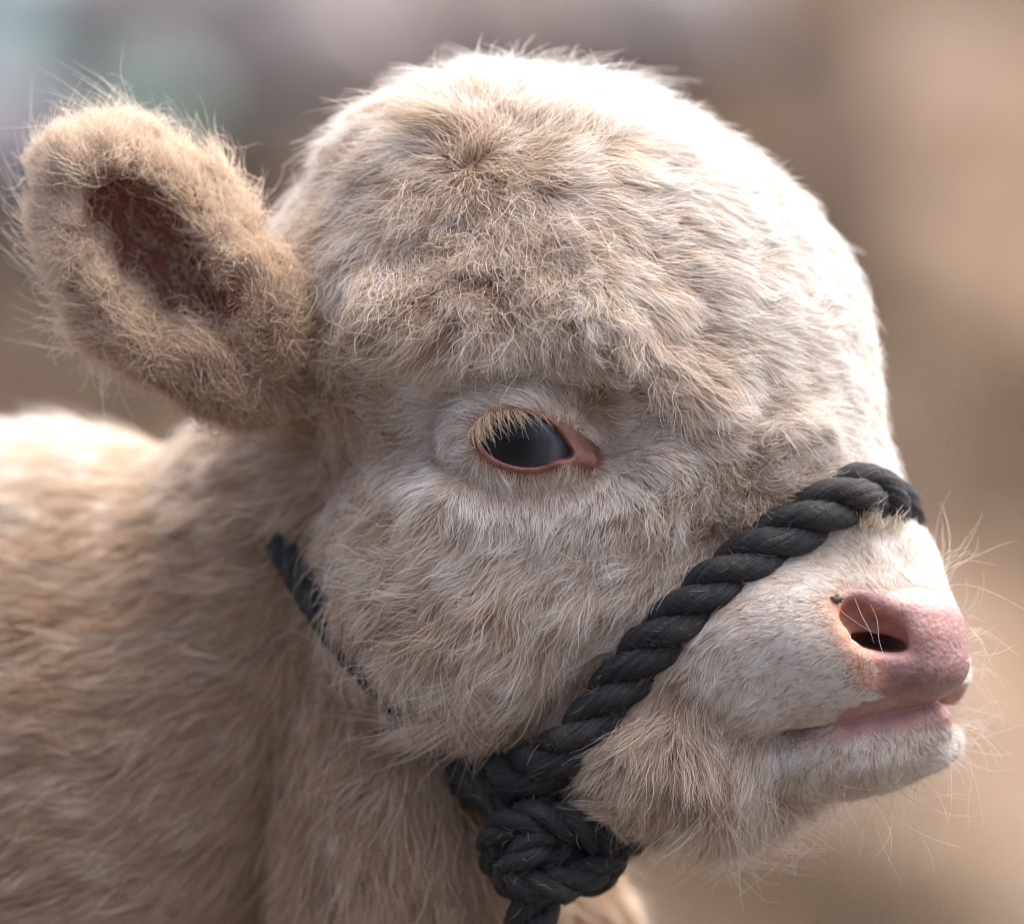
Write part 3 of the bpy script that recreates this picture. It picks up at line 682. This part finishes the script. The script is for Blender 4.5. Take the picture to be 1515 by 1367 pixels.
def make_strands(P, n, d2, par, K, tuft, fine, seed, frizz=1.0, dirnoise=.5, tuftiness=1.0):
    """d2: combing direction in the sagittal plane; par: length, lift, curl, clump"""
    N = len(P); r = np.random.default_rng(seed)
    L, lift, curl, clump = (par[:, i].copy() for i in range(4))
    # broad swirls and lumps, then each hair's own waywardness
    a = (Waves(120, seed+1)(P)*.30+Waves(45, seed+2)(P)*.42*tuftiness)*dirnoise*2*(.4+1.3*curl)+r.normal(0, .13+.36*curl, N)
    # woolly tufts: neighbours in a tuft lean together, the next tuft leans another way
    ti = r.choice(N, min(N, max(8, int(N_AREA[0]/(tuft*1.25)**2))), replace=False); tg = nearest(P+np.stack([Waves(50, seed+8)(P), Waves(50, seed+9)(P), 0*L], -1)*12, ti)
    a = a+(r.normal(0, 1, len(ti))[tg]*(.09+.6*curl)).astype(np.float32)*tuftiness
    L = L*(1+.20*r.normal(0, 1, len(ti))[tg]*(.12+1.2*curl)).clip(.45, 1.6); lift = lift+(.13*r.normal(0, 1, len(ti))[tg]*(.08+1.2*curl))*tuftiness
    ca, sa = np.cos(a), np.sin(a)
    D = np.stack([d2[:, 0]*ca-d2[:, 1]*sa, d2[:, 0]*sa+d2[:, 1]*ca, np.zeros(N)], -1).astype(np.float32)
    D /= np.linalg.norm(D, axis=1)[:, None]+1e-6
    Tn = D-n*(D*n).sum(1)[:, None]
    k = np.linalg.norm(Tn, axis=1)[:, None]; Tn = np.where(k > .15, Tn/np.maximum(k, 1e-6), Tn/.15)
    B = np.cross(n, Tn)
    fly = r.uniform(size=N) < .03+.08*curl
    L = L*np.where(fly, 1.25, 1.0)*(1+.18*tuftiness*Waves(60, seed+3)(P))*r.uniform(.6, 1.15, N)
    lift = np.clip(lift+(.07*Waves(55, seed+4)(P)+.07*Waves(140, seed+7)(P))*(.2+1.3*curl)*tuftiness+r.normal(0, .07, N), .06, .95)
    lift = np.where(fly, np.clip(lift+.15, 0, .95), lift)
    ph = lift*1.35
    t = np.linspace(0, 1, K, dtype=np.float32)
    up = np.sin(ph)[:, None]*(t-.42*t*t); fw = np.cos(ph)[:, None]*t*.95+.1*t*t+np.sin(ph)[:, None]*.3*t*t
    wav = (r.normal(0, 1, N)*.06+Waves(35, seed+5)(P)*.10*(.3+curl)*tuftiness)[:, None]*t*t*1.5
    Q = P[:, None]+L[:, None, None]*(n[:, None]*up[..., None]+Tn[:, None]*fw[..., None]+B[:, None]*wav[..., None])
    for spacing, amt, pw in ((tuft*1.3, .5, 1.5), (tuft*.6, .4, 1.3), (fine, .85, 1.0)):
        cnt = max(8, int(N_AREA[0]/spacing**2)); idx = r.choice(N, min(cnt, N), replace=False)
        g = idx[nearest(P, idx)]
        w = (amt*clump*r.uniform(.55, 1.0, N))[:, None]*t[None, :]**pw
        off = P-P[g]
        far = np.linalg.norm(off, axis=1) > spacing*2.2
        w[far] = 0; w[fly] *= .15
        Q = Q+w[..., None]*(Q[g]-Q)
    # curl and frizz of single hairs
    f = r.uniform(.7, 1.6, N)*(1+1.1*curl); p0 = r.uniform(0, 6.28, N)
    amp = (L*(.02+.15*curl*curl)*frizz*r.uniform(.4, 1.3, N))
    s1 = np.sin(6.283*f[:, None]*t+p0[:, None])-np.sin(p0)[:, None]; c1 = np.cos(6.283*f[:, None]*t+p0[:, None])-np.cos(p0)[:, None]
    Q = Q+(amp[:, None]*s1)[..., None]*B[:, None]+(amp[:, None]*c1*.8)[..., None]*(n[:, None]*.8+Tn[:, None]*.4)
    return Q.astype(np.float32)

def hair_object(name, Q, rad, col, mat, parent, taper=.8):
    N, K, _ = Q.shape
    h = bpy.data.hair_curves.new(name); h.add_curves([K]*N)
    h.attributes['position'].data.foreach_set('vector', W(Q).astype(np.float32).ravel())
    t = np.linspace(0, 1, K)
    R = (rad[:, None]*S*(1-taper*t[None, :]**1.3)).astype(np.float32)
    ra = h.attributes.get('radius') or h.attributes.new('radius', 'FLOAT', 'POINT'); ra.data.foreach_set('value', R.ravel())
    c = np.ones((N, 4), np.float32); c[:, :3] = col
    ca = h.attributes.new('tint', 'FLOAT_COLOR', 'CURVE'); ca.data.foreach_set('color', c.ravel())
    h.materials.append(mat)
    o = bpy.data.objects.new(name, h); COL.objects.link(o); child(o, parent)
    o['kind'] = 'stuff'
    return o

def hair_material(name, root=(.64, .50, .38), gloss=.07):
    m = bpy.data.materials.new(name); m.use_nodes = True; nt = m.node_tree
    nt.nodes.remove(nt.nodes['Principled BSDF'])
    a = nt.nodes.new('ShaderNodeAttribute'); a.attribute_name = 'tint'
    hi_ = nt.nodes.new('ShaderNodeHairInfo')
    r = ramp(nt, [(0, root), (.6, (1, 1, 1))])  # hair's own darker root, deepened to paint in shade between clumps
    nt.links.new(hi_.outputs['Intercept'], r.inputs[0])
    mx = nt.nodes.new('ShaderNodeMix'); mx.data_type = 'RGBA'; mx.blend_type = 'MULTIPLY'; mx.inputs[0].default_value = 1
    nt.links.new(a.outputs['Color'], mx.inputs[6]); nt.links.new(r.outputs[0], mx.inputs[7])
    df = nt.nodes.new('ShaderNodeBsdfDiffuse'); tl = nt.nodes.new('ShaderNodeBsdfTranslucent'); gl = nt.nodes.new('ShaderNodeBsdfHair')
    gl.component = 'Reflection'; gl.inputs['RoughnessU'].default_value = .3; gl.inputs['RoughnessV'].default_value = .7; gl.inputs['Offset'].default_value = math.radians(-4)
    gl.inputs['Color'].default_value = (.9, .9, .9, 1)
    for x in (df, tl): nt.links.new(mx.outputs[2], x.inputs['Color'])
    m1 = nt.nodes.new('ShaderNodeMixShader'); m1.inputs[0].default_value = .38
    nt.links.new(df.outputs[0], m1.inputs[1]); nt.links.new(tl.outputs[0], m1.inputs[2])
    m2 = nt.nodes.new('ShaderNodeMixShader'); m2.inputs[0].default_value = gloss
    nt.links.new(m1.outputs[0], m2.inputs[1]); nt.links.new(gl.outputs[0], m2.inputs[2])
    nt.links.new(m2.outputs[0], nt.nodes['Material Output'].inputs['Surface'])
    return m
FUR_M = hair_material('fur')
N_AREA = [1.0]
CREAM = np.array([.90, .815, .69], np.float32); TAN = np.array([.55, .405, .275], np.float32); WHITE = np.array([.935, .895, .84], np.float32)

def tint(P, tan, r, seed):
    t = np.clip(tan*1.4-.10+(.08+.22*tan.clip(0, 1))*Waves(90, seed)(P)+(.04+.12*tan.clip(0, 1))*Waves(30, seed+1)(P)+r.normal(0, .14, len(P)), 0, 1)
    c = lerp(lerp(np.tile(WHITE, (len(P), 1)), CREAM, np.clip(t*2.5, 0, 1)), TAN, np.clip(t*1.25-.2, 0, 1))
    return np.clip(c*(1+r.normal(0, .14, len(P)))[:, None], 0, .97)

def coat(name, gid, guides, N, sig, K, dens_extra, tuft, fine, seed, rad, tuftiness=1.0):
    def dens(P):
        return np.where(GV == gid, 1.0, 0)*(1-BARE)*facing()*dens_extra(P)
    P, n, tot = sample(dens, N); N_AREA[0] = tot
    d2 = np.empty((N, 2), np.float32); par = np.empty((N, 5), np.float32)
    for a in range(0, N, 100000): d2[a:a+100000], par[a:a+100000] = interp(guides, P[a:a+100000, :2], sig)
    # fur thins out and shortens towards naked skin; lies flat under the rope
    b = bare(P+n*0); gap = rope_gap(P-n*0)
    par[:, 0] *= (1-.7*np.clip(b*1.5, 0, 1))
    near = gap < 2.2
    par[near, 1] *= .75
    ok = (gap > .88) & (b < .75)
    P, n, d2, par = P[ok], n[ok], d2[ok], par[ok]
    # short dense brown undercoat, darkened to paint clump shade; long pale guard hairs above
    guard = rng.uniform(size=len(P)) < .42
    short = par[:, 0] < 30
    par[:, 0] *= np.where(guard, np.where(short, 1.0, 1.25), np.where(short, .85, .68))
    par[:, 3] *= np.where(guard, 1.0, .7)
    if gid == 2: par[:, 4] += .18*sstep(P[:, 1], 640, 900)  # body fur browner downward, partly lower-body shade put into the tint
    par[:, 4] += np.where(guard, -.11, .18+.28*par[:, 2])*np.where(short, .5, 1)
    Q = make_strands(P, n, d2, par[:, :4], K, tuft, fine, seed, tuftiness=tuftiness)
    r = np.random.default_rng(seed+50)
    g2 = np.minimum(rope_gap(Q[:, K//2]), rope_gap(Q[:, -1]))
    g3 = rope_gap(Q[:, 1])
    keep = ((g2 > .72) & (g3 > .82)) | (r.uniform(size=len(P)) < .03)
    Q, P, par, guard = Q[keep], P[keep], par[keep], guard[keep]
    c = tint(P, par[:, 4], r, seed+60)
    R = rad*(.45+.55*np.clip(par[:, 0]/45, 0, 1))*r.uniform(.6, 1.2, len(P))*np.where(guard, 1.12, .9)
    print(name, len(P), time.time()-T0)
    return hair_object(name, Q, R, c, FUR_M, calf)

coat('head_fur', 0, HEAD_G, int(620000*FURQ), 34, 8, lambda P: 1+2.0*sstep(P[:, 0], 1050, 1200), 30, 8, 100, .54)
coat('body_fur', 2, BODY_G, int(210000*FURQ), 70, 6, lambda P: np.where(P[:, 0] < -120, .3, 1)*np.where(P[:, 1] > 1460, .2, 1)*(P[:, 2] < 1000), 36, 10, 200, .72, .4)

# the ear: long frizzy hair round the rim, thin inside the cup
EAR_G = [
 (120, 245, -.6, -.8, 66, .45, .5, .5, .35), (75, 330, -1, -.2, 66, .45, .5, .5, .35), (100, 450, -.95, .25, 72, .45, .6, .5, .5), (170, 550, -.85, .5, 72, .45, .8, .5, .7), (270, 610, -.4, .9, 66, .45, .9, .6, .8), (350, 640, -.1, 1, 64, .45, .9, .6, .85),
 (200, 220, -.15, -1, 74, .5, .4, .55, .35), (290, 255, .1, -1, 80, .5, .4, .55, .4), (350, 310, .25, -1, 78, .5, .5, .5, .5), (400, 370, .4, -.8, 70, .5, .6, .5, .6), (430, 450, .3, -.2, 56, .45, .8, .6, .8), (410, 540, -.1, .6, 56, .45, .9, .6, .9), (440, 600, -.3, .8, 60, .45, .7, .6, .75),
 (140, 290, -.3, -.8, 44, .45, .6, .5, .85), (200, 270, 0, -1, 34, .35, .6, .5, .85), (120, 380, -.2, -.2, 48, .5, .6, .5, .8), (190, 480, -.6, .1, 46, .4, .85, .5, .8), (250, 530, .1, -.3, 62, .5, .9, .5, .8), (310, 580, .2, .3, 60, .5, .95, .6, .9), (280, 320, .4, -.7, 42, .4, .6, .5, .7), (340, 390, -.1, -.6, 56, .5, .8, .5, .75), (370, 460, .1, .5, 42, .4, .95, .6, .95), (380, 560, -.1, .8, 46, .4, .9, .6, .95),
]
def ear_fur():
    cav = lambda P: 1-sstep(ell(P, (236, 384, 120), (174, 84, 125), rz=EAR_RZ), -12, 10)
    slit = lambda P: 1-sstep(seg_dist2(P[:, :2], (300, 440), (393, 588)), 16, 30)
    def dens(P):
        c = np.maximum(cav(P), slit(P)*.97)
        return np.where(GV == 1, 1.0, 0)*sstep(VIEW, -.75, -.4)*(1-.985*c)
    N = int(60000*FURQ)
    P, n, tot = sample(dens, N); N_AREA[0] = tot
    d2, par = interp(EAR_G, P[:, :2], 42)
    r = np.random.default_rng(301)
    outer = (n[:, 2] > -.15)
    # the back and rim fan outwards
    rad = P[:, :2]-np.array([250, 420], np.float32); rad /= np.linalg.norm(rad, axis=1)[:, None]
    d2 = np.where(outer[:, None], .6*d2+.5*rad, d2)
    Q = make_strands(P, n, d2, par[:, :4], 9, 22, 10, 300, frizz=1.5, dirnoise=.7)
    t = np.clip(par[:, 4]+r.normal(0, .12, N), 0, 1)
    col = lerp(np.tile(np.array([.93, .86, .75], np.float32), (N, 1)), np.array([.70, .54, .38], np.float32), t)
    col = np.clip(col*(1+r.normal(0, .10, N))[:, None], 0, .96)
    hair_object('ear_fur', Q, .7*r.uniform(.6, 1.2, N), col, FUR_M, calf)
    # long wisps standing off the rim
    ends = [(150, 225), (210, 210), (270, 235), (300, 250), (330, 275), (365, 310), (100, 270), (75, 350), (85, 430), (120, 510), (380, 340)]
    M = 420
    k = r.integers(0, len(ends), M); q = np.array(ends, np.float32)[k]+r.normal(0, 22, (M, 2))
    P = np.column_stack([q, np.full(M, 160)]).astype(np.float32)
    for _ in range(25):
        s = sd_ear(P); P = P-gradient(P, sd_ear)*(s*.8)[:, None]
    n = gradient(P, sd_ear)
    rad = P[:, :2]-np.array([260, 430], np.float32); rad /= np.linalg.norm(rad, axis=1)[:, None]
    d2 = rad+r.normal(0, .25, (M, 2))+[0, -.25]
    par = np.column_stack([r.uniform(80, 150, M), r.uniform(.4, .8, M), r.uniform(.1, .45, M), np.zeros(M)]).astype(np.float32)
    Q = make_strands(P, n, d2.astype(np.float32), par, 12, 60, 30, 320, frizz=1.0)
    hair_object('ear_wisp', Q, r.uniform(.28, .45, M), np.tile([.93, .85, .72], (M, 1)), FUR_M, calf)
ear_fur(); print('ear', time.time()-T0)

# eyelashes along the upper lid
def lashes():
    r = np.random.default_rng(5); N = 170
    a = np.radians(np.where(r.uniform(size=N) < .65, r.uniform(186, 262, N), r.uniform(176, 292, N))); e = np.stack([72*np.cos(a), 43*np.sin(a)], -1)@rotm(9)[:2, :2].T
    x, y = 772+e[:, 0], 650+e[:, 1]-2
    d = surf_depth(np.column_stack([x, y-5]))
    t = np.linspace(0, 1, 9)[None, :]
    L = r.uniform(22, 50, N)[:, None]*np.where(a > 4.6, .75, 1)[:, None]
    dx = (.05+.28*r.normal(size=N)+.25*np.cos(a))[:, None]
    cv = r.uniform(.1, .7, (N, 1)); X = x[:, None]+L*(dx*t+cv*t*t); Y = y[:, None]+L*(.10*t+r.uniform(.45, .95, (N, 1))*t*t); Dp = d[:, None]+2-L*(.75*t-.3*t*t)
    hair_object('eyelashes', np.stack([X, Y, Dp], -1), r.uniform(.4, .65, N), np.tile([.86, .71, .50], (N, 1))*r.uniform(.8, 1.1, (N, 1)), FUR_M, eye)
lashes()

# whiskers on muzzle and chin
def whiskers():
    r = np.random.default_rng(9); B, D, L = [], [], []
    for n, (xa, xb), (ya, yb), d, (la, lb), sp, dep in [
        (18, (1385, 1415), (830, 875), (.55, -.85), (50, 140), .35, (60, 170)), (26, (1420, 1440), (900, 1010), (1, -.25), (30, 80), .5, (60, 190)),
        (44, (1390, 1430), (1045, 1130), (1, .12), (35, 110), .4, (40, 180)), (34, (1190, 1400), (1150, 1180), (.25, 1), (40, 150), .4, (30, 160)), (14, (1120, 1200), (1180, 1230), (.15, 1), (60, 150), .25, (60, 150)), (3, (1240, 1280), (880, 910), (.6, .9), (40, 90), .3, (-40, 0))]:
        for _ in range(n):
            B.append((r.uniform(xa, xb), r.uniform(ya, yb), r.uniform(*dep))); v = np.array(d)+r.normal(0, sp, 2); D.append(v/np.linalg.norm(v)); L.append(r.uniform(la, lb)*r.uniform(.6, 1))
    P = np.array(B, np.float32); D = np.array(D); L = np.array(L)[:, None]; N = len(P)
    for _ in range(25): P = P-gradient(P)*(sd_all(P)*.8)[:, None]
    n = gradient(P); t = np.linspace(0, 1, 14)[None, :]
    bend = r.normal(0, .75, N)[:, None]; sag = r.uniform(-.1, .35, N)[:, None]; w = r.uniform(.0, .10, N)[:, None]; ph = r.uniform(0, 6.28, N)[:, None]
    X = P[:, :1]+L*(D[:, :1]*t-D[:, 1:]*bend*t*t+w*np.sin(7*t+ph)*t); Y = P[:, 1:2]+L*(D[:, 1:]*t+D[:, :1]*bend*t*t+sag*t*t+w*np.cos(6*t+ph)*t)
    Z = P[:, 2:]+L*(n[:, 2:]*.35*t+r.normal(0, .2, (N, 1))*t*t)
    hair_object('whiskers', np.stack([X, Y, Z], -1), r.uniform(.28, .5, N), np.tile([.93, .88, .80], (N, 1)), FUR_M, calf)
whiskers()

# a lock of nose hair caught over the rope, and a crumb of dirt by the nostril
def lock():
    r = np.random.default_rng(77); N = 150
    k = r.uniform(size=N) < .7
    x = np.where(k, r.normal(1293, 9, N), r.uniform(1270, 1345, N)); y = np.where(k, 776, 782)+r.normal(0, 6, N)
    P = np.column_stack([x, y, surf_depth(np.column_stack([x, y]))]); t = np.linspace(0, 1, 7)[None, :]; L = r.uniform(30, 52, N)[:, None]
    X = P[:, :1]+L*((r.normal(.1, .18, (N, 1)))*t+(1297-P[:, :1])/70*t*t*k[:, None]); Y = P[:, 1:2]-L*(.95*t-.1*t*t)*np.where(k, 1, .55)[:, None]; Z = P[:, 2:]-L*(.75*t-.1*t*t)
    hair_object('nose_lock', np.stack([X, Y, Z], -1), r.uniform(.5, .8, N), np.tile([.93, .86, .74], (N, 1)), FUR_M, calf)
lock()
def crumb():
    v, f = sphere(1.0, 20, 14); v = v.astype(np.float32)
    v = v*(1+.22*Waves(1.0, 91)(v)+.12*Waves(.35, 92)(v))[:, None]*np.array([8, 4.5, 6])*S
    o = mesh_obj('dirt_crumb', v, f, plain('dirt', (.13, .105, .08), .95, .5, 500))
    d = surf_depth([(1238, 886)])[0]; o.location = W(np.array([1238, 886, d-5]))
    tag(o, 'small grey crumb of dirt stuck beside the nostril', 'dirt')
crumb()

# loose fibres on the rope
def fuzz():
    r = np.random.default_rng(15); Q, C_ = [], []
    t = np.linspace(0, 1, 6)[:, None]
    for H, rs in FUZZ:
        n = int(len(H)*2.2)
        Tn, N_, B_ = frames(H)
        for _ in range(n):
            i = r.integers(0, len(H)); a = r.uniform(0, 6.28)
            u = N_[i]*math.cos(a)+B_[i]*math.sin(a); p = H[i]+u*rs*.98
            L = r.uniform(8, 30); v = Tn[i]*r.choice([-1, 1])*r.uniform(.6, 1)+u*r.uniform(.1, .6)+r.normal(0, .25, 3)
            Q.append(p+L*(v*t+u*r.uniform(-.5, .1)*t*t+r.normal(0, .25, 3)*t*t)); C_.append((.07, .07, .075) if r.uniform() < .82 else (.42, .36, .28))
    N = len(Q)
    hair_object('fibre_fuzz', np.array(Q, np.float32), np.full(N, .42), np.array(C_), FUR_M, halter)
fuzz()
print('done', time.time()-T0)
